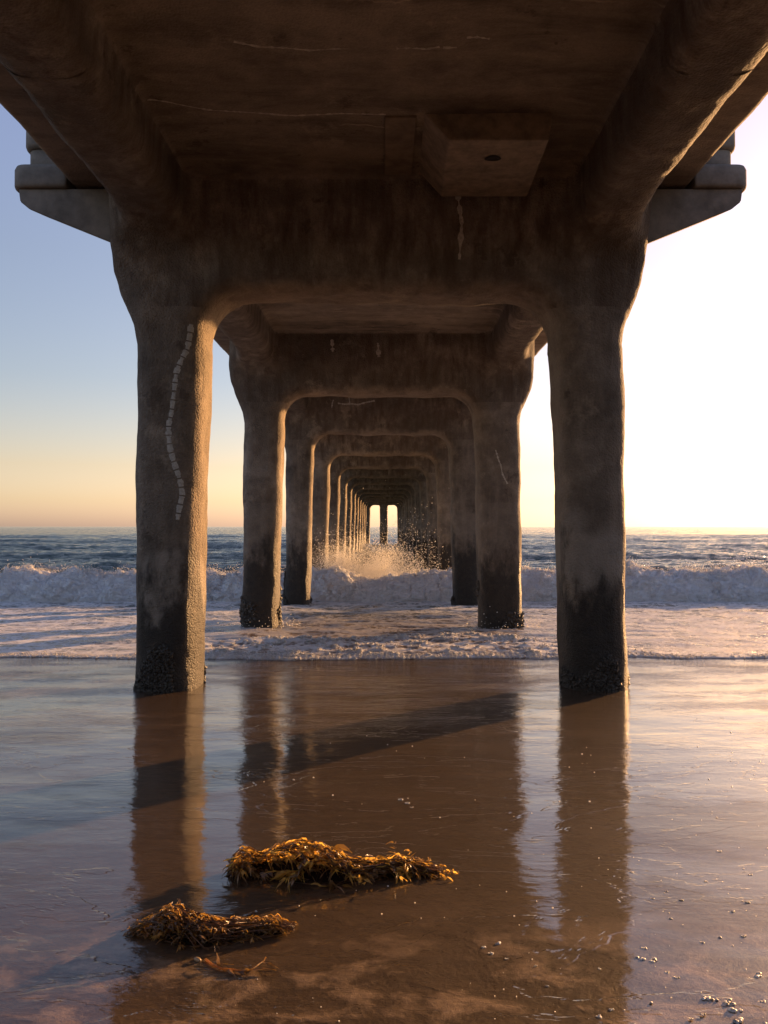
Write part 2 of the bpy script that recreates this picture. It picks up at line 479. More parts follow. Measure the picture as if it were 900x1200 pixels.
# ray target for things that lie on the pier's faces (world coordinates)
TV, TQ, off = [], [], 0
for n, (v, q) in near.items():
    v = v.copy(); v[:, 1] += Y1+(n-1)*L; TV.append(v); TQ.append(q+off); off += len(v)
TV = np.concatenate(TV); TQ = np.concatenate(TQ)
BV = BVHTree.FromPolygons(TV.tolist(), TQ.tolist())

def ribbon(name, path, width, mat, parent, direction, depth_start, gaps=None, off=.004, seed=0, rag=.35):
    """a thin deposit or paint line lying on the concrete. path: world points (x, y, z); each is dropped on to the
    surface along 'direction'; width in metres"""
    rr = random.Random(seed)
    pts = [Vector(p) for p in path]
    fine = []
    for a, b in zip(pts[:-1], pts[1:]):
        k = max(2, int((b-a).length/(.006 if gaps else .02)))
        fine += [a.lerp(b, i/k) for i in range(k)]
    fine.append(pts[-1])
    d = Vector(direction).normalized()
    bm = bmesh.new(); prev = None; dist = 0
    ox, oz = Y1 + parent.location.y, 0
    for i, p in enumerate(fine):
        tn = (fine[min(i+1, len(fine)-1)]-fine[max(i-1, 0)]).normalized()
        side = tn.cross(d).normalized()
        if i: dist += (fine[i]-fine[i-1]).length
        if not gaps or i % 4 == 0: wr_ = 1+rag*(rr.random()-.5)*2
        w = width*wr_*.5
        row = []
        for s in (-1, -.33, .33, 1):
            q = p+side*(s*w)
            hit = BV.ray_cast(q-d*depth_start, d)
            if hit[0] is None: row = None; break
            pos = hit[0]+hit[1]*(off if abs(s) < .5 else off*.1)
            row.append(bm.verts.new((pos.x, pos.y-ox, pos.z)))
        cut = gaps and (dist % gaps) > gaps*.91
        if row and prev and not cut:
            for k in range(3):
                bm.faces.new((prev[k], prev[k+1], row[k+1], row[k]))
        prev = row if not cut else None
    bmesh.ops.delete(bm, geom=[v for v in bm.verts if not v.link_faces], context='VERTS')
    me = bpy.data.meshes.new(name); bm.to_mesh(me); bm.free(); me.materials.append(mat)
    for p in me.polygons: p.use_smooth = True
    o = bpy.data.objects.new(name, me); COL.objects.link(o); o.parent = parent
    return o

def on_plane(px, py, y):       # a point of the plane at distance y, read off the photograph
    return ((px-450)/F*y+CAM_X, y, CAM_Z+(617-py)/F*y)
def on_deck(px, py):
    y = DECK*F/(617-py); return ((px-450)/F*y+CAM_X, y, CAM_Z+DECK)

sp = [(222,378),(220,395),(218,408),(211,422),(206,436),(204,452),(202,470),(200,484),(197,497),(197,510),(199,525),(203,540),(208,555),(211,566),(213,580),(210,595),(208,609)]
ribbon('painted_stripe', [on_plane(a, b, 7.25) for a, b in sp], .043, M['paint'], colL[1], (0, 1, 0), 1.5, gaps=.078, seed=1, rag=.30)
ribbon('lime_streak', [on_plane(a, b, 7.2) for a, b in ((536,232),(538,245),(541,262),(540,280),(539,302))], .03, M['lime'], bays[1][5], (0, 1, 0), 1.2, seed=2, rag=.8)
for k, pp in enumerate([((389,398),(390,412)), ((443,402),(444,418))]):
    ribbon('lime_streak', [on_plane(a, b, 12.8) for a, b in pp], .05, M['lime'], bays[2][5], (0, 1, 0), 1.2, seed=3+k, rag=.8)
ribbon('scrawled_mark', [on_plane(a, b, 18.5) for a, b in ((396,473),(404,474),(412,473.5),(420,474.5),(428,472),(439,470))], .03, M['chalk'], bays[3][5], (0, 1, 0), 1.2, seed=6, rag=.5)
ribbon('scrawled_mark', [on_plane(a, b, 18.5) for a, b in ((389,478),(389.5,473),(391,469))], .03, M['chalk'], bays[3][5], (0, 1, 0), 1.2, seed=7, rag=.5)
ribbon('scrawled_mark', [on_plane(a, b, 18.5) for a, b in ((409,465),(410,473))], .025, M['chalk'], bays[3][5], (0, 1, 0), 1.2, seed=8, rag=.5)
ribbon('crack_line', [on_plane(a, b, 12.9) for a, b in ((581,527),(584,538),(587,545),(589,556),(595,567))], .022, M['lime'], colR[2], (0, 1, 0), 1.2, seed=9, rag=.6)
for k, pp in enumerate([((272,43),(300,49),(330,50),(362,53),(385,51),(408,50)), ((170,112),(200,117),(240,124),(300,128),(345,131),(400,128),(452,129)),
                        ((465,51),(480,50),(500,52),(516,49)), ((520,50),(536,50)), ((548,39),(560,38),(575,40))]):
    ribbon('lime_crack', [on_deck(a, b) for a, b in pp], .015, M['lime'], bays[1][0], (0, 0, 1), 1.0, seed=20+k, rag=.9, off=.003)

# drain box and patch under the slab in front of the first cross beam
def hull_mesh(name, pts, mat, parent, bev=.012, loc=None, segs=2):
    bm = bmesh.new()
    for p in pts: bm.verts.new(p)
    r = bmesh.ops.convex_hull(bm, input=bm.verts)
    bmesh.ops.dissolve_limit(bm, angle_limit=.02, verts=bm.verts, edges=bm.edges)
    if bev: bmesh.ops.bevel(bm, geom=list(bm.edges), offset=bev, segments=segs, affect='EDGES', profile=.5)
    bmesh.ops.recalc_face_normals(bm, faces=bm.faces)
    me = bpy.data.meshes.new(name); bm.to_mesh(me); bm.free(); me.materials.append(mat)
    o = bpy.data.objects.new(name, me); COL.objects.link(o); o.parent = parent
    if loc: o.location = loc
    return o
zt, zb = CAM_Z+DECK+.02, CAM_Z+2.81
y0, y1 = 5.98-Y1, 7.02-Y1
box = hull_mesh('drain_box', [(.31,y0+.03,zt),(1.27,y0+.03,zt),(.31,y1,zt),(1.27,y1,zt),(.50,y0,zb),(1.23,y0,zb),(.52,y1,zb),(1.25,y1,zb)], M['corbel'], pier)
bm = bmesh.new()
ring_o, ring_i, deep = [], [], []
for i in range(28):
    a = i/28*2*math.pi
    r = .062*(1+.06*math.sin(3*a))
    ring_o.append(bm.verts.new((.86+r*math.cos(a), 6.27-Y1+r*math.sin(a)*.8, zb-.004)))
    ring_i.append(bm.verts.new((.86+(r-.018)*math.cos(a), 6.27-Y1+(r-.018)*math.sin(a)*.8, zb-.010)))
    deep.append(bm.verts.new((.86+(r-.03)*math.cos(a), 6.27-Y1+(r-.03)*math.sin(a)*.8, zb-.0035)))
for i in range(28):
    j = (i+1) % 28
    bm.faces.new((ring_o[i], ring_o[j], ring_i[j], ring_i[i])); bm.faces.new((ring_i[i], ring_i[j], deep[j], deep[i]))
bm.faces.new(deep)
me = bpy.data.meshes.new('drain_hole'); bm.to_mesh(me); bm.free(); me.materials.append(M['hole'])
o = bpy.data.objects.new('drain_hole', me); COL.objects.link(o); o.parent = box
hull_mesh('slab_patch', [(a, b, c) for a in (.035, .27) for b in (y0+.05, y1) for c in (CAM_Z+DECK-.022, zt)], M['patch'], pier, .008)

# lamp brackets cantilevered from the first frame, with rim and pedestal
def bracket(sgn):
    # outline in x, z extruded along y
    z0 = CAM_Z
    prof = [(2.15, 2.42), (2.36, 2.50), (3.10, 2.80), (3.185, 2.87), (3.20, 2.983), (2.15, 2.983)]
    bm = bmesh.new(); ya, yb = 7.27-Y1, 7.63-Y1
    fr = [bm.verts.new((sgn*x, ya, z0+z)) for x, z in prof]
    bk = [bm.verts.new((sgn*x, yb, z0+z+(.07 if i < 3 else .04 if i == 3 else 0))) for i, (x, z) in enumerate(prof)]
    bm.faces.new(fr); bm.faces.new(bk[::-1])
    for i in range(len(prof)):
        j = (i+1) % len(prof); bm.faces.new((fr[i], bk[i], bk[j], fr[j]))
    bmesh.ops.recalc_face_normals(bm, faces=bm.faces)
    bmesh.ops.bevel(bm, geom=list(bm.edges), offset=.007, segments=2, affect='EDGES')
    me = bpy.data.meshes.new('lamp_bracket'); bm.to_mesh(me); bm.free(); me.materials.append(M['pale'])
    o = bpy.data.objects.new('lamp_bracket', me); COL.objects.link(o); o.parent = pier
    # rim: rounded plan
    def rounded(name, xa, xb, yy0, yy1, za, zc, r, bev, segs=6):
        bm = bmesh.new(); pl = []
        for cx, cy, a0 in ((xb-r, yy0+r, -90), (xb-r, yy1-r, 0), (xa+.02, yy1-.02, 90), (xa+.02, yy0+.02, 180)):
            rr = r if cx > xa+.05 else .02
            for k in range(segs+1):
                a = math.radians(a0+90*k/segs); pl.append((cx+rr*math.cos(a), cy+rr*math.sin(a)))
        rings = []
        for ins, z in ((bev, za), (bev*.3, za+bev*.3), (0, za+bev), (0, zc-bev*1.6), (bev*.5, zc-bev*.5), (bev*1.7, zc)):
            mx = sum(p[0] for p in pl)/len(pl); my = sum(p[1] for p in pl)/len(pl)
            ring = []
            for px, py in pl:
                v = Vector((px-mx, py-my)); l = v.length; v = v*(max(l-ins, .01)/l)
                ring.append(bm.verts.new((sgn*(mx+v.x), my+v.y, z)))
            rings.append(ring)
        for a, b in zip(rings[:-1], rings[1:]):
            for i in range(len(pl)):
                j = (i+1) % len(pl); bm.faces.new((a[i], a[j], b[j], b[i]))
        bm.faces.new(rings[0][::-1]); bm.faces.new(rings[-1])
        bmesh.ops.recalc_face_normals(bm, faces=bm.faces)
        me = bpy.data.meshes.new(name); bm.to_mesh(me); bm.free(); me.materials.append(M['pale'])
        for p in me.polygons: p.use_smooth = len(p.vertices) == 4
        c = bpy.data.objects.new(name, me); COL.objects.link(c); c.parent = o
    rounded('rim', 2.76, 3.255, ya-.05, yb+.35, z0+2.985, z0+3.20, .12, .03)
    rounded('pedestal', 2.80, 3.14, ya+.02, yb+.25, z0+3.198, z0+3.345, .10, .006)
    rounded('pedestal_cap', 2.76, 3.17, ya-.02, yb+.29, z0+3.343, z0+3.60, .12, .04)
    return o
bracket(-1); bracket(1)

# mussels and barnacles round the feet
ico = bmesh.new(); bmesh.ops.create_icosphere(ico, subdivisions=1, radius=1.)
IV = np.array([v.co[:] for v in ico.verts]); IF = np.array([[v.index for v in f.verts] for f in ico.faces]); ico.free()
def crust(col, n, side, zlo, zhi, count, size, seed):
    r = np.random.default_rng(seed)
    VV, FF = [], []; k = 0; tries = 0
    yc = Y1+(n-1)*L
    while k < count and tries < count*12:
        tries += 1
        a = r.uniform(0, 2*math.pi); z = zlo+(zhi-zlo)*r.random()**1.5
        o = Vector((side*1.95+1.2*math.cos(a), yc+1.2*math.sin(a), z))
        dd = Vector((-math.cos(a), -math.sin(a), 0))
        h = BV.ray_cast(o, dd, 1.5)
        if h[0] is None: continue
        m = pn(np.array([h[0].x*2.2]), h[0].y*2.2, h[0].z*2.0, 60+seed)[0]
        if m < -.10+.55*((z-zlo)/(zhi-zlo))+.1: continue
        s = size*r.uniform(.5, 1.25)
        R = np.linalg.qr(r.normal(size=(3, 3)))[0]
        v = (IV*(1+.25*r.normal(size=(len(IV), 1)))*np.array([s, s*.6, s*.8]))@R
        p = h[0]-h[1]*s*.1
        VV.append(v+np.array([p.x, p.y-yc, p.z])); FF.append(IF+len(IV)*k); k += 1
    if k:
        return mesh_np('mussel_crust', np.concatenate(VV), np.concatenate(FF), M['mussel'], col, smooth=False)
crust(colL[1], 1, -1, .40, .85, 2200, .022, 1)
crust(colR[1], 1, 1, .40, .85, 2400, .024, 2)
crust(colL[2], 2, -1, .10, 1.1, 1500, .036, 3)
crust(colR[2], 2, 1, .10, 1.5, 1900, .040, 4)
crust(colL[3], 3, -1, .0, 1.2, 1100, .055, 5)
crust(colR[3], 3, 1, .0, 1.2, 1100, .055, 6)

# ------------------------------------------------------------------ beach
def sand_z(x, y):
    z = .449-.034*(y-7.3)
    z = z + 3.2*sstep(-4, -34, y)  # unseen rise behind the camera, added to cut low sky light
    return z + .010*pn(x*.35, y*.5, 0*x, 70)+.004*pn(x*1.3+y*.5, y*2.1-x*.5, 0*x, 71)
def grow(a, b, d0, ratio):
    out = [a]; d = d0
    while out[-1] < b: out.append(out[-1]+d); d *= ratio
    return out
ux = np.array(grow(0, 9, .06, 1.)); ux = np.concatenate([ux, np.array(grow(ux[-1], 3500, .1, 1.12))[1:]])
ux = np.concatenate([-ux[:0:-1], ux])
uy = np.concatenate([-np.array(grow(-1.5, 70, .12, 1.1))[::-1], np.array(grow(1.5, 11, .05, 1.))[1:]])
uy = np.concatenate([uy, np.array(grow(uy[-1], 170, .1, 1.06))[1:]])
X, Y = np.meshgrid(ux, uy, indexing='ij')
Z = sand_z(X, Y)
for n in (1,):     # scour hollows round the first feet
    for s in (-1, 1):
        rr = np.hypot(X-s*1.95, Y-7.6); Z = Z+.012*np.exp(-((rr-.30)/.35)**2)
Z = Z + sstep(3.2, 2.0, Y)*.006*pn(X*3, Y*4, 0*X, 72)
beach = mesh_np('beach', np.stack([X.ravel(), Y.ravel(), Z.ravel()], 1), grid_faces(*X.shape), M['sand'])
tag(beach, 'wet brown sand reflecting the pier and the sky', kind='structure')

# ------------------------------------------------------------------ sea
def edge_y(x):     # where the swash ends on the sand
    return 9.80+.35*pn(x*.22, 0*x, 0*x, 80)+.20*pn(x*.8, 0*x, 0*x, 81)-.42*np.exp(-((x+.3)/2.3)**2)+.07*pn(x*2.6, 0*x, 0*x, 82)+.03*pn(x*7, 0*x, 0*x, 79)
WB = 20.0          # foot of the breaking wave
u = np.array(grow(0, 1, 1/210, 1.)); u = np.concatenate([u, np.array(grow(u[-1], 60, 1/120, 1.10))[1:]])
u = np.concatenate([-u[:0:-1], u])
# rows: swash (s in 0..1 from the edge to the wave foot), then offshore
sw = np.linspace(0, 1, 250)**1.1
rows_y = 22.5*np.exp(np.concatenate([np.linspace(0, math.log(160/22.5), 620, endpoint=False), np.linspace(math.log(160/22.5), math.log(9000/22.5), 300)]))
def wave_foot(x): return WB+.45*pn(x*.13, 0*x, 0*x, 90)+.12*pn(x*.7, 0*x, 0*x, 91)
def wave_h(x): return .80+.28*pn(x*.21+3, 0*x, 0*x, 92)+.36*pn(x*.6, 0*x, 0*x, 93)+.14*pn(x*2.1, 0*x, 0*x, 94)
# --- swash sheet
Wn = 13.
Xs = (u*Wn)[:, None]+0*sw[None, :]
e = edge_y(Xs); ft = wave_foot(Xs)+.5
Ys = e+(ft-e)*sw[None, :]
dist = Ys-e
base = np.maximum(sand_z(Xs, Ys)+.012*sstep(0, .05, dist)+.05*sstep(0, 2.5, dist), .05+0*Xs)
cen = np.exp(-(Xs/2.9)**4)
wid = .35+.95*cen+.35*pn(Xs*.7, 0*Xs, 0*Xs, 83)
lip = sstep(0, .05, dist)*np.exp(-(dist/.22)**2)
roll = sstep(.0, .12, dist)*np.exp(-(dist/np.maximum(wid, .25))**4)
b1_ = billow(Xs, Ys*1.3, 0*Xs, 1.3, 3, 84); b2_ = billow(Xs, Ys*1.3, 0*Xs, 4.2, 3, 85); b3_ = billow(Xs, Ys*1.2, 0*Xs, 11., 3, 86)
chop = fbm(Xs*.7, Ys*1.5, 0*Xs, 1.1, 5, 86)
amp = roll*(.3+.7*cen)*sstep(0, .55, dist)
Zs = base + amp*(.07*b1_+.09*b2_+.05*b3_) + lip*(.004+.012*b2_) + (.026+.018*cen)*chop*sstep(.1, 1.5, dist)
ridge = np.exp(-((dist-1.5-.5*pn(Xs*.5, 0*Xs, 0*Xs, 89))/.30)**2)*cen
Zs += ridge*(.02+.10*b2_+.04*b3_)
Zs += .035*sstep(.4, 3, dist)*np.clip(pn(Xs*.35, Ys*1.1, 0*Xs, 87), 0, 1)
Zs[:, 0] = sand_z(Xs[:, 0], Ys[:, 0])-.006
fn_ = .45*b1_+.35*b2_+.3*b3_
foam_s = np.clip(roll*sstep(.29, .42, fn_)*(.55+.45*cen)+lip*sstep(.10, .3, fn_)+ridge*sstep(.28, .42, fn_), 0, 1)
foam_s = np.maximum(foam_s, .95*sstep(1.5, .2, ft-Ys+.5*chop))
lace_s = np.clip((.95-.38*cen*sstep(.9, 2.2, dist)*sstep(8.5, 6, dist)-.2*cen)*sstep(0, .5, dist), 0, 1)
shal_s = 1-.75*sstep(2.0, 9.0, dist)
swash = mesh_np('shallow_water', np.stack([Xs.ravel(), Ys.ravel(), Zs.ravel()], 1), grid_faces(*Xs.shape), M['water'])
attr(swash, 'foam', foam_s); attr(swash, 'lace', lace_s); attr(swash, 'shallow', shal_s)
tag(swash, 'shallow foamy wash running up the sand', kind='structure')
# --- open sea
Wf = np.maximum(14., .60*rows_y)
Xo = u[:, None]*Wf[None, :]; Yo = rows_y[None, :]+0*Xo
fade = sstep(6000, 300, Yo)
Zo = .10*fbm(Xo*.35, Yo*.8, 0*Xo, .55, 4, 100)*sstep(21, 26, Yo)
rg = 1-2*billow(Xo*.42, Yo*.95, 0*Xo, .62, 4, 104, .6)
Zo += .15*rg*sstep(22, 30, Yo)*(.6+.4*sstep(200, 60, Yo))
Zo += .045*fbm(Xo*.7, Yo*1.3, 0*Xo, 1.5, 3, 108)*sstep(120, 40, Yo)
def swell(y0, h, wid, sd, xs=1.):
    yc = y0+2.2*pn(Xo*.03, 0*Xo, 0*Xo, sd)
    d = (Yo-yc)
    return h*(.65+.6*pn(Xo*.06*xs+9, 0*Xo, 0*Xo, sd+1))*np.exp(-(d/np.where(d < 0, wid*.55, wid))**2)
Zo += swell(33, .42, 2.6, 110)+swell(48, .50, 3.5, 112)+swell(70, .6, 4.5, 114)+swell(98, .6, 6, 116)+swell(140, .65, 8, 118)
Zo += .32*np.sin(Yo*.17+2*pn(Xo*.01, Yo*.01, 0*Xo, 120))*sstep(90, 160, Yo)*fade
Zo = Zo - .05
foam_o = .9*sstep(.42, .62, bil_o) if False else 0*Xo
wk = sstep(31.5, 29.5, Yo)*.0
foam_o = np.clip(sstep(.30, .8, pn(Xo*.5, Yo*1.2, 0*Xo, 121))*sstep(40, 24, Yo), 0, 1)*.8
lace_o = .75*sstep(30, 23, Yo)
sea = mesh_np('sea', np.stack([Xo.ravel(), Yo.ravel(), Zo.ravel()], 1), grid_faces(*Xo.shape), M['water'])
attr(sea, 'foam', foam_o); attr(sea, 'lace', lace_o); attr(sea, 'shallow', 0*Xo)
tag(sea, 'open blue green sea rolling in to the horizon', kind='structure')
# --- breaking wave: a swept profile, swollen by billowing foam
prof = np.array([(-.10, -.06), (.02, .10), (.08, .28), (.22, .48), (.50, .66), (.85, .76), (1.20, .78), (1.7, .66), (2.4, .42), (3.4, .20), (5.2, .02), (7.0, -.14)])
tt = np.concatenate([[0], np.cumsum(np.hypot(*np.diff(prof, axis=0).T))]); 
ts = np.concatenate([np.linspace(0, tt[6], 64), np.linspace(tt[6], tt[-1], 60)[1:]])
def cr(k):   # smooth interpolation
    y = np.interp(ts, tt, prof[:, k]); ker = np.ones(5)/5; yp = np.pad(y, 2, mode='edge'); return np.convolve(yp, ker, 'valid')
py_, pz_ = cr(0), cr(1)
uw = np.array(grow(0, 16, .045, 1.)); uw = np.concatenate([uw, np.array(grow(uw[-1], 1500, .1, 1.12))[1:]]); uw = np.concatenate([-uw[:0:-1], uw])
Xw = uw[:, None]+0*ts[None, :]
hw = wave_h(Xw)
Yw = wave_foot(Xw)+py_[None, :]*(.8+.25*hw); Zw = pz_[None, :]*hw
dy = np.gradient(py_); dz = np.gradient(pz_); ln = np.hypot(dy, dz); ny, nz = -dz/ln, dy/ln
frontal = sstep(tt[7], tt[5], ts)[None, :]*sstep(0, .25, ts)[None, :]
B1 = billow(Xw, Yw, Zw, .95, 5, 130, .6); B2 = billow(Xw, Yw, Zw, 3.6, 4, 136, .6); B3 = pn(Xw*13, Yw*13, Zw*13, 140)
B4 = billow(Xw, Yw, Zw, 9., 3, 160, .6)
dsp = frontal*(.46*(B1-.14)+.16*(B2-.2)+.10*(B4-.2)+.03*B3)
crestw = np.exp(-((ts-tt[5])/.28)**2)[None, :]
dsp = dsp + crestw*(.14*np.clip(pn(Xw*2.6, Yw*2.6, 0*Xw, 143), -.3, 1)+.12*np.clip(pn(Xw*7, Yw*7, 0*Xw, 144), -.1, 1))
jx = frontal*.12*pn(Xw*3, Yw*3, Zw*3, 145)
Xw2 = Xw+jx; Yw2 = Yw+ny*dsp; Zw2 = Zw+nz*dsp
Zw2 = Zw2+.05*fbm(Xw*.6, Yw, 0*Xw, 1.2, 3, 147)*(1-frontal)*sstep(tt[-1], tt[-2], ts)[None, :]
foam_w = np.clip(frontal*1.6, 0, 1)
foam_w = np.maximum(foam_w, sstep(-.2, .5, pn(Xw*1.2, Yw*2.0, 0*Xw, 148))*sstep(tt[9], tt[6], ts)[None, :])
wave = mesh_np('breaking_wave', np.stack([Xw2.ravel(), Yw2.ravel(), Zw2.ravel()], 1), grid_faces(*Xw.shape), M['water'])
attr(wave, 'foam', foam_w); attr(wave, 'lace', .8+0*Xw); attr(wave, 'shallow', 0*Xw)
tag(wave, 'white breaking wave rolling through the pier columns', kind='structure')

# ------------------------------------------------------------------ spray
OV = np.array([(1,0,0),(-1,0,0),(0,1,0),(0,-1,0),(0,0,1),(0,0,-1)], float)
OF = np.array([(0,2,4),(2,1,4),(1,3,4),(3,0,4),(2,0,5),(1,2,5),(3,1,5),(0,3,5)])
def droplets(name, P, S, mat, **kw):
    n = len(P)
    st = 1+rng.random((n, 1, 3))*.8-.3
    V = (OV[None]*st*S[:, None, None]+P[:, None, :]).reshape(-1, 3)
    Fq = (OF[None]+6*np.arange(n)[:, None, None]).reshape(-1, 3)
    return mesh_np(name, V, Fq, mat, smooth=True)
P = []
def plume(n, x0, z0, sx, sz, y0, y1, tilt=0.):
    r = np.abs(rng.normal(0, .55, n))
    ang = rng.uniform(0, math.pi, n)
    x = x0+sx*r*np.cos(ang)+tilt*r; z = z0+sz*r*np.sin(ang)
    y = rng.uniform(y0, y1, n)
    return np.stack([x, y, z], 1)
pl = [plume(30000, -.55, .45, 1.15, 1.0, 22.6, 25.5), plume(36000, -1.2, .42, .60, .85, 22.4, 24.5, -.1),
      plume(20000, .25, .4, .95, 1.05, 23., 26.5), plume(2600, .9, .5, .95, 1.75, 22.8, 26.), plume(1500, -1.1, .6, .8, 1.9, 22.8, 26.),
      plume(2200, 1.25, .5, .4, .75, 22.3, 23.5), plume(700, .2, .8, 1.6, 1.7, 23, 26)]
P = np.concatenate(pl)
keep = pn(P[:, 0]*1.6, P[:, 1]*1.2, P[:, 2]*1.6, 150)+.35*pn(P[:, 0]*5, P[:, 1]*4, P[:, 2]*5, 151) > -.05+.25*rng.normal(size=len(P))
P = P[keep]; S = .0036+.0095*rng.random(len(P))**2.6
# droplets thrown up along the crest
cx = rng.uniform(-13, 13, 15000); act = pn(cx*.9, 0*cx, 0*cx, 152)
h_ = wave_h(cx)
cz = h_*.78+.12+rng.exponential(.05, len(cx))*(1+1.8*np.clip(act, 0, 1))-.04; cy = wave_foot(cx)+.75+rng.normal(0, .25, len(cx))
m = act > -.25
P = np.concatenate([P, np.stack([cx, cy, cz], 1)[m]]); S = np.concatenate([S, (.003+.007*rng.random(m.sum())**2)])
# and round the second pair of columns
for sx in (-1, 1):
    a = rng.uniform(0, 2*math.pi, 260); r = .42+rng.random(260)*.25
    P = np.concatenate([P, np.stack([sx*1.95+r*np.cos(a), 13.2+r*np.sin(a), .28+rng.exponential(.07, 260)], 1)]); S = np.concatenate([S, .003+.006*rng.random(260)])
spray = droplets('sea_spray', P, S, M['spray'])
tag(spray, 'sunlit golden spray thrown up where the wave hits the columns', kind='stuff')

# fine golden mist hanging in the spray
vt = NT('fine_mist'); Pm = vt.n('NewGeometry').outputs['Position']
dn = vt.mr(vt.noise(Pm, 1.6, 5, .65), .42, .68, 0., 1.)
tcm = vt.n('TexCoord').outputs['Generated']
ctr = vt.n('VectorMath', {0: tcm, 1: (.5, .5, .32)}, operation='DISTANCE').outputs['Value']
dn = vt.math('MULTIPLY', dn, vt.mr(ctr, .12, .46, 1., 0.))
pv = vt.n('VolumePrincipled', {'Color': (.97, .95, .92, 1), 'Density': vt.math('MULTIPLY', dn, .5), 'Anisotropy': .45})
vt.t.links.new(pv.outputs[0], vt.out.inputs['Volume'])
bmv = bmesh.new(); bmesh.ops.create_icosphere(bmv, subdivisions=3, radius=1.)
for v in bmv.verts: v.co = Vector((v.co.x*2.1, v.co.y*1.5, max(v.co.z, -.35)*1.35))
mev = bpy.data.meshes.new('sea_mist'); bmv.to_mesh(mev); bmv.free(); mev.materials.append(vt.m)
mist = bpy.data.objects.new('sea_mist', mev); COL.objects.link(mist); mist.location = (-.75, 24.0, .70)
tag(mist, 'fine golden mist hanging over the breaking wave under the pier', kind='stuff')

# clumps of bubbles riding on the broken water
def on_grid(Gx, Gy, Gz, Wt, n, size, jit):
    w = Wt*(np.abs(Gx) < 12.5)
    du = np.linalg.norm(np.stack([np.gradient(G_, axis=0) for G_ in (Gx, Gy, Gz)]), axis=0); dv = np.linalg.norm(np.stack([np.gradient(G_, axis=1) for G_ in (Gx, Gy, Gz)]), axis=0)
    w = (w*du*dv).ravel(); w = w/w.sum()
    k = rng.choice(len(w), n, p=w)
    p = np.stack([Gx.ravel()[k], Gy.ravel()[k], Gz.ravel()[k]], 1)+rng.normal(0, 1, (n, 3))*jit
    return p, size*(.35+rng.random(n)**2)
pa, sa = on_grid(Xw2, Yw2, Zw2, np.clip(frontal, 0, 1)*(.35+sstep(.1, .5, B1)), 60000, .012, np.array([.022, .03, .02]))
pb, sb = on_grid(Xs, Ys, Zs, np.clip(foam_s, 0, 1)**3*(dist < 3.2)*(dist > .015)*(.12+cen)*sstep(.1, .35, b3_), 22000, .009, np.array([.012, .012, .004]))
pc, sc_ = on_grid(Xs, Ys, Zs, (dist < .25)*(dist > .01)*1.*sstep(-.3, .4, pn(Xs*1.7, 0*Xs, 0*Xs, 170)), 12000, .008, np.array([.01, .012, .002]))
blobs = droplets('sea_foam', np.concatenate([pa, pb, pc]), np.concatenate([sa, sb, sc_]), M['foam'])
tag(blobs, 'bubbly white foam on the breaking wave and the edge of the wash', kind='stuff')

# ------------------------------------------------------------------ foam flecks on the wet sand
def sand_pt(px, py):
    y = 3.
    for _ in range(30): y = (CAM_Z-float(sand_z(np.array([0.]), np.array([y]))[0]))*F/(py-617)
    x = (px-450)/F*y+CAM_X
    return x, y, float(sand_z(np.array([x]), np.array([y]))[0])
fl = [(747,1118,5),(763,1120,5),(885,1137,6),(823,1164,5),(833,1166,4),(850,1168,5),(858,1178,7),(852,1171,5),(862,1190,6),(888,1168,4),(820,1099,3),(840,1093,3),(868,1091,3),(856,1063,3),(752,1106,3),
      (778,1134,3),(790,1140,3),(700,1186,4),(714,1178,3),(740,1196,4),(760,1170,3),(583,1101,4),(566,1105,2.5),(574,1112,2.5),(592,1118,2),(783,1072,2.5),(795,1050,2.5),(762,1048,2),(840,994,2.5),(876,1020,2.5),(872,1052,3),
      (738,1018,2),(778,1040,2),(824,1028,2),(700,1130,2.5),(626,1126,2),(640,1150,2),(470,935,3),(477,939,2.5),(482,944,2),(345,912,1.6),(820,1183,3),(770,1198,3),(896,1195,5),(806,1188,3)]
rf = random.Random(4)
for _ in range(130):
    fl.append((250+650*rf.random()**.55, rf.uniform(850, 1200), rf.uniform(.5, 1.5)))
VV, FF, k = [], [], 0
ico = bmesh.new(); bmesh.ops.create_icosphere(ico, subdivisions=2, radius=1.)
I2V = np.array([v.co[:] for v in ico.verts]); I2F = np.array([[v.index for v in f.verts] for f in ico.faces]); ico.free()
for px, py, s in fl:
    x, y, z = sand_pt(px, py)
    r = s/F*y*.8
    a = rf.uniform(-.7, .7); c, s_ = math.cos(a), math.sin(a)
    for q in range(1 if s < 1.6 else 9):
        dx, dy = (rf.uniform(-1, 1)*r*1.1, rf.uniform(-1, 1)*r*.6) if s >= 1.6 else (0, 0)
        b_ = r*(rf.uniform(.25, .62) if s >= 1.6 else rf.uniform(.6, 1.))
        v = I2V*np.array([b_, b_, b_*.7])+np.array([dx*c-dy*s_, dx*s_+dy*c, 0])
        VV.append(v+np.array([x, y, z+.0008])); FF.append(I2F+len(I2V)*k); k += 1
fo = mesh_np('foam_flecks', np.concatenate(VV), np.concatenate(FF), M['bubble'])
tag(fo, 'small pale foam bubbles scattered on the wet sand', kind='stuff')

# ------------------------------------------------------------------ kelp
def tube(path, r0, r1, n=6):
    V, Fq = [], []
    for i, p in enumerate(path):
        a = path[min(i+1, len(path)-1)]-path[max(i-1, 0)]
        t = a/np.linalg.norm(a); s = np.cross(t, (0, 0, 1.)); s = s/max(np.linalg.norm(s), 1e-6); w = np.cross(s, t)
        r = r0+(r1-r0)*i/(len(path)-1)
        for k in range(n):
            an = 2*math.pi*k/n; V.append(p+r*(math.cos(an)*s+math.sin(an)*w))
    for i in range(len(path)-1):
        for k in range(n):
            Fq.append((i*n+k, i*n+(k+1) % n, (i+1)*n+(k+1) % n, (i+1)*n+k))
    return np.array(V), np.array(Fq)

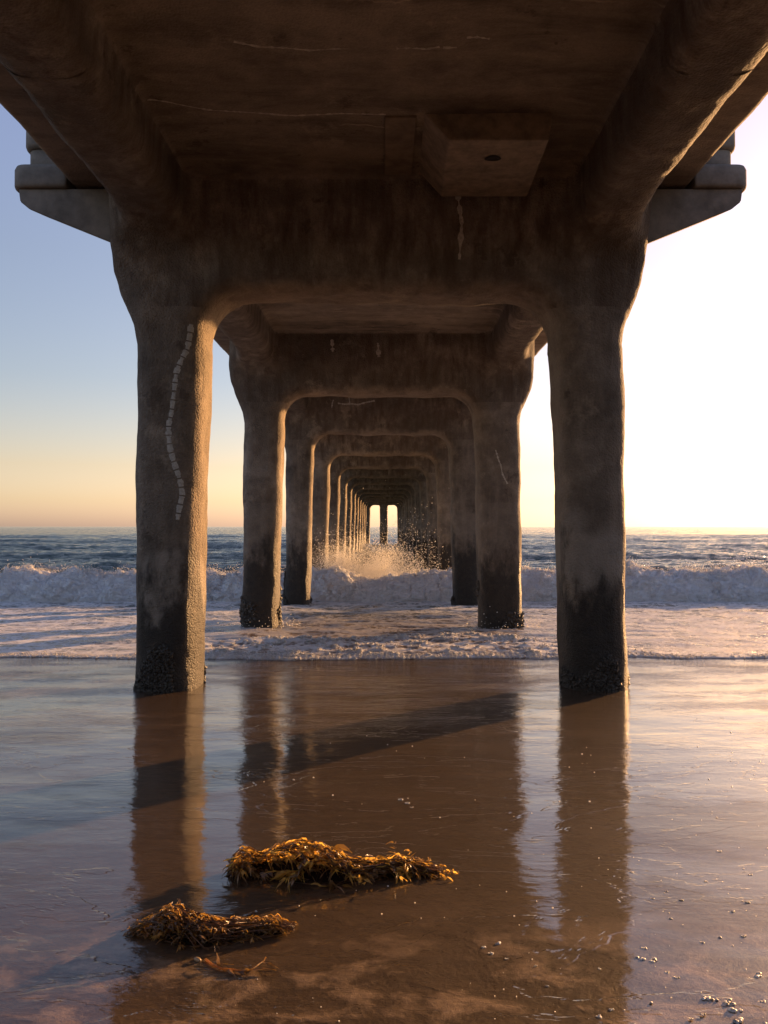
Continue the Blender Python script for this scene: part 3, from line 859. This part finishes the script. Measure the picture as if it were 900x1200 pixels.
def blade(p, d, up, ln, w, curl, rr, segs=7):
    """a crinkled, pointed frond with toothed edges"""
    V = []; d = d/np.linalg.norm(d); s = np.cross(d, up); s /= max(np.linalg.norm(s), 1e-6)
    q = p.copy(); ph = rr.uniform(0, 6); tw = rr.uniform(-1.2, 1.2)
    for i in range(segs+1):
        t = i/segs
        wd = w*(math.sin(math.pi*min(t*1.15+.08, 1.))**.7)*(1+.35*(i % 2))*(1-t*.2)+.0006
        nrm = np.cross(s, d)
        ss = s*math.cos(tw*t)+nrm*math.sin(tw*t)
        ruf = .25*w*math.sin(ph+t*9)
        V += [q-ss*wd+nrm*ruf, q-nrm*w*.15, q+ss*wd-nrm*ruf]
        q = q+d*(ln/segs)
        d = d+curl*np.array([0, 0, -1.])/segs+np.array([rr.uniform(-.2, .2) for _ in range(3)])*.6/segs*2; d /= np.linalg.norm(d)
        s = np.cross(d, nrm); s = -s/max(np.linalg.norm(s), 1e-6) if np.dot(-s, ss) > 0 else s/max(np.linalg.norm(s), 1e-6)
    Fq = []
    for i in range(segs):
        for k in range(2):
            a = i*3+k; Fq.append((a, a+1, a+4, a+3))
    return np.array(V), np.array(Fq)

def join(parts):
    V, Fq, o = [], [], 0
    for v, f in parts: V.append(v); Fq.append(f+o); o += len(v)
    return np.concatenate(V), np.concatenate(Fq)

def kelp_clump(label, px0, px1, pyb, tops, nb, bl, bw, mats, seed, group=None, depth=.20, nst=30):
    """tops: (fraction along, height) outline of the heap"""
    rr = random.Random(seed)
    xa, ya, za = sand_pt(px0, pyb); xb, yb, zb_ = sand_pt(px1, pyb)
    root = bpy.data.objects.new('kelp_clump', None); COL.objects.link(root); root.location = ((xa+xb)/2, (ya+yb)/2, (za+zb_)/2)
    tag(root, label, 'seaweed', group)
    W = xb-xa; fx = [t[0] for t in tops]; fh = [t[1] for t in tops]
    hfun = lambda f: float(np.interp(f, fx, fh))
    def surf(f, v):      # v -1..1 across the heap
        h = hfun(f)
        dd = depth*(.35+.65*min(1, h/max(fh)))
        return np.array([(f-.5)*W, v*dd*.5+.03*math.sin(f*9), h*max(0., 1-v*v)**.6])
    groups = [[], []]
    ntuft = nb//20
    for _ in range(ntuft):
        f = rr.random(); v = rr.uniform(-1, 1)
        p0 = surf(f, v)*np.array([1, 1, rr.uniform(.55, 1.0)])
        flow = np.array([rr.gauss(.45, .9), v*.5+rr.gauss(0, .4), rr.gauss(.0, .07)]); flow /= np.linalg.norm(flow)
        gi = 0 if rr.random() < mats[2]+.55*float(pn(np.array([f*6.]), v*1.5, 0., seed)[0]) else 1
        tl = bl*rr.uniform(.6, 1.6)
        for k in range(14):
            p = p0+flow*tl*(k/14-.3)+np.array([rr.gauss(0, .004) for _ in range(3)])
            p[2] = max(p[2], .002)
            out = flow+np.array([rr.gauss(0, .45), rr.gauss(0, .4), rr.gauss(.02, .17)])
            ln = bl*(.2+rr.random()**1.6)*(.5+.5*min(1, hfun(f)/max(fh)))
            hz = math.hypot(out[0], out[1]); out[2] = min(out[2], .22*hz)
            v_, f_ = blade(p, out, np.array([rr.gauss(0, .8), rr.gauss(0, .8), 1.]), ln, bw*rr.uniform(.35, 1.35), rr.uniform(.2, 1.8), rr)
            v_[:, 2] = np.maximum(v_[:, 2], -.004); groups[gi].append((v_, f_))
    # long ribbons draped over the heap
    for q in range(70):
        f = rr.uniform(-.02, .9); v = rr.uniform(-1, .9); w0 = bw*rr.uniform(.7, 1.5); ph = rr.uniform(0, 6); V_ = []; npt = rr.randint(9, 18)
        for i in range(npt):
            g = min(1.02, max(0, f+i*.016)); v = max(-1.1, min(1.1, v+rr.gauss(0, .13)))
            p = surf(min(g, 1), max(-1, min(1, v)))*np.array([1, 1.05, 1.0]); p[2] = max(.004, p[2]+.006+.008*math.sin(ph+i*.9)+rr.gauss(0, .003))
            wd = w0*math.sin(math.pi*(i+.6)/(npt+.2))**.5; an = ph+i*rr.uniform(.1, .35)
            sd_ = np.array([.15*math.sin(an), math.cos(an), math.sin(an)*.8])
            V_ += [p-sd_*wd, p+np.array([0, 0, .2*wd]), p+sd_*wd]
        V_ = np.array(V_); V_[:, 2] = np.maximum(V_[:, 2], .001)
        F_ = np.array([(i*3+k, i*3+k+1, i*3+k+4, i*3+k+3) for i in range(npt-1) for k in range(2)])
        groups[0 if rr.random() < .45 else 1].append((V_, F_))
    for g_, mt in zip(groups, mats[:2]):
        V, Fq = join(g_)
        mesh_np('frond', V, Fq, mt, root)
    parts = []
    for _ in range(nst):
        f = rr.uniform(0, .85); v = rr.uniform(-.8, .8); path = []
        for i in range(12):
            g = min(1., f+i*.03*rr.uniform(.5, 1.6)); v = max(-1, min(1, v+rr.gauss(0, .12)))
            path.append(surf(g, v)*np.array([1, 1, .9])+np.array([i*.002, 0, .004+.004*rr.random()]))
        parts.append(tube(path, rr.uniform(.0018, .0035), .001))
    V, Fq = join(parts)
    mesh_np('stipe', V, Fq, M['stipe'], root)
    # dark core so that the heap is solid
    nu, nv = 40, 14; G = []
    for i in range(nu):
        for j in range(nv):
            f = i/(nu-1); v = -1+2*j/(nv-1); p = surf(f, v); p[2] = p[2]*.55*(1+.2*math.sin(i*1.7+j*2.1))-.006; p[1] *= .72; G.append(p)
    mesh_np('matted_core', np.array(G), grid_faces(nu, nv), M['core'], root)
    return root
kelp_clump('large heap of golden brown kelp lit by the low sun, farther from the viewer', 268, 512, 1021,
           [(0, .025), (.05, .085), (.14, .055), (.24, .085), (.36, .12), (.48, .105), (.58, .06), (.7, .04), (.8, .05), (.9, .025), (1., .006)],
           2600, .078, .0042, (M['kelp'], M['kelp_dark'], .46), 11, 'heaps of washed up kelp', .19)
kelp_clump('smaller flatter heap of dark reddish brown kelp at the front, nearer the camera', 152, 338, 1090,
           [(0, .006), (.12, .025), (.26, .075), (.36, .065), (.5, .055), (.66, .038), (.82, .024), (.92, .028), (1., .008)],
           3000, .038, .0020, (M['kelp_mid'], M['kelp_dark'], .34), 12, 'heaps of washed up kelp', .17, 60)
# loose strand in front
rr = random.Random(5)
pp = [(243,1122),(252,1129),(262,1133),(275,1134),(288,1137),(298,1133),(306,1127),(313,1122)]
w = [np.array(sand_pt(a, b)) for a, b in pp]; o0 = w[0].copy()
root = bpy.data.objects.new('kelp_strand', None); COL.objects.link(root); root.location = o0
tag(root, 'loose curled kelp strand with pale bulb lying in front of the small heap', 'seaweed')
path = [a*(1-t)+b*t-o0+np.array([0, 0, .006]) for a, b in zip(w[:-1], w[1:]) for t in (0, .33, .66)]+[w[-1]-o0+np.array([0, 0, .012])]
mesh_np('stipe', *tube(path, .0032, .0022, 8), M['kelp_mid'], root)
parts = []
for i in range(3, len(path)-1, 2):
    parts.append(blade(path[i], np.array([rr.uniform(-.4, 1), rr.uniform(-1, .3), .12]), np.array([0, 0, 1.]), rr.uniform(.03, .07), .004, .4, rr))
V, Fq = join(parts); V[:, 2] = np.maximum(V[:, 2], .001)
mesh_np('frond', V, Fq, M['kelp_dark'], root)
bp = np.array(sand_pt(234, 1122))-o0
bv = I2V*np.array([.017, .008, .006]); bv[:, 0] *= 1-.25*(bv[:, 0] > 0)
mesh_np('float_bulb', bv@np.array([[.8, -.6, 0], [.6, .8, 0], [0, 0, 1]])+bp+np.array([0, 0, .005]), I2F, M['bulb'], root)

# ------------------------------------------------------------------ camera
cam = bpy.data.cameras.new('camera'); co = bpy.data.objects.new('camera', cam); COL.objects.link(co)
cam.sensor_fit = 'VERTICAL'; cam.sensor_height = 34.6; cam.sensor_width = 25.95; cam.lens = 28.
cam.clip_start = .05; cam.clip_end = 20000
co.location = (CAM_X, 0, CAM_Z)
co.rotation_euler = (math.radians(90)+math.atan(17/F), 0, 0)
SC.camera = co

# ------------------------------------------------------------------ light
sd = bpy.data.lights.new('sun', 'SUN'); so = bpy.data.objects.new('sun', sd); COL.objects.link(so)
sd.energy = 5.0; sd.angle = math.radians(.6); sd.color = (1., .53, .21)
az, el = math.radians(SUN_AZ), math.radians(SUN_EL)
S = Vector((math.sin(az)*math.cos(el), math.cos(az)*math.cos(el), math.sin(el)))
so.rotation_euler = (-S).to_track_quat('-Z', 'Y').to_euler()
so.location = S*50
W = bpy.data.worlds.new('World'); SC.world = W; W.use_nodes = True
nt = W.node_tree; bg = nt.nodes['Background']
sky = nt.nodes.new('ShaderNodeTexSky'); sky.sky_type = 'NISHITA'; sky.sun_disc = False
sky.sun_elevation = el; sky.sun_rotation = az; sky.altitude = 0; sky.air_density = 1.0; sky.dust_density = 1.0; sky.ozone_density = 1.4
tcn = nt.nodes.new('ShaderNodeTexCoord'); sp_ = nt.nodes.new('ShaderNodeSeparateXYZ'); nt.links.new(tcn.outputs['Generated'], sp_.inputs[0])
rp = nt.nodes.new('ShaderNodeValToRGB'); nt.links.new(sp_.outputs['Z'], rp.inputs['Fac'])
stops_ = [(0, (1.04, .96, 1.55)), (.03, (1.03, .87, 1.05)), (.07, (1.03, .78, .78)), (.17, (.92, .77, .82)), (.30, (1.02, .84, .90)), (.45, (1.22, .98, 1.12))]
while len(rp.color_ramp.elements) < len(stops_): rp.color_ramp.elements.new(.5)
for e_, (p_, c_) in zip(rp.color_ramp.elements, stops_):
    e_.position = p_; e_.color = (*c_, 1)
mx = nt.nodes.new('ShaderNodeMix'); mx.data_type = 'RGBA'; mx.blend_type = 'MULTIPLY'; mx.inputs[0].default_value = 1.
nt.links.new(sky.outputs[0], mx.inputs[6]); nt.links.new(rp.outputs[0], mx.inputs[7]); nt.links.new(mx.outputs[2], bg.inputs['Color']); bg.inputs['Strength'].default_value = .107

SC.view_settings.view_transform = 'Standard'; SC.view_settings.look = 'None'
SC.view_settings.exposure = 1.2; SC.view_settings.gamma = 1.
SC.cycles.use_denoising = True
SC.cycles.max_bounces = 8; SC.cycles.diffuse_bounces = 4; SC.cycles.glossy_bounces = 4
SC.cycles.sample_clamp_indirect = 25.; SC.cycles.blur_glossy = 1.5
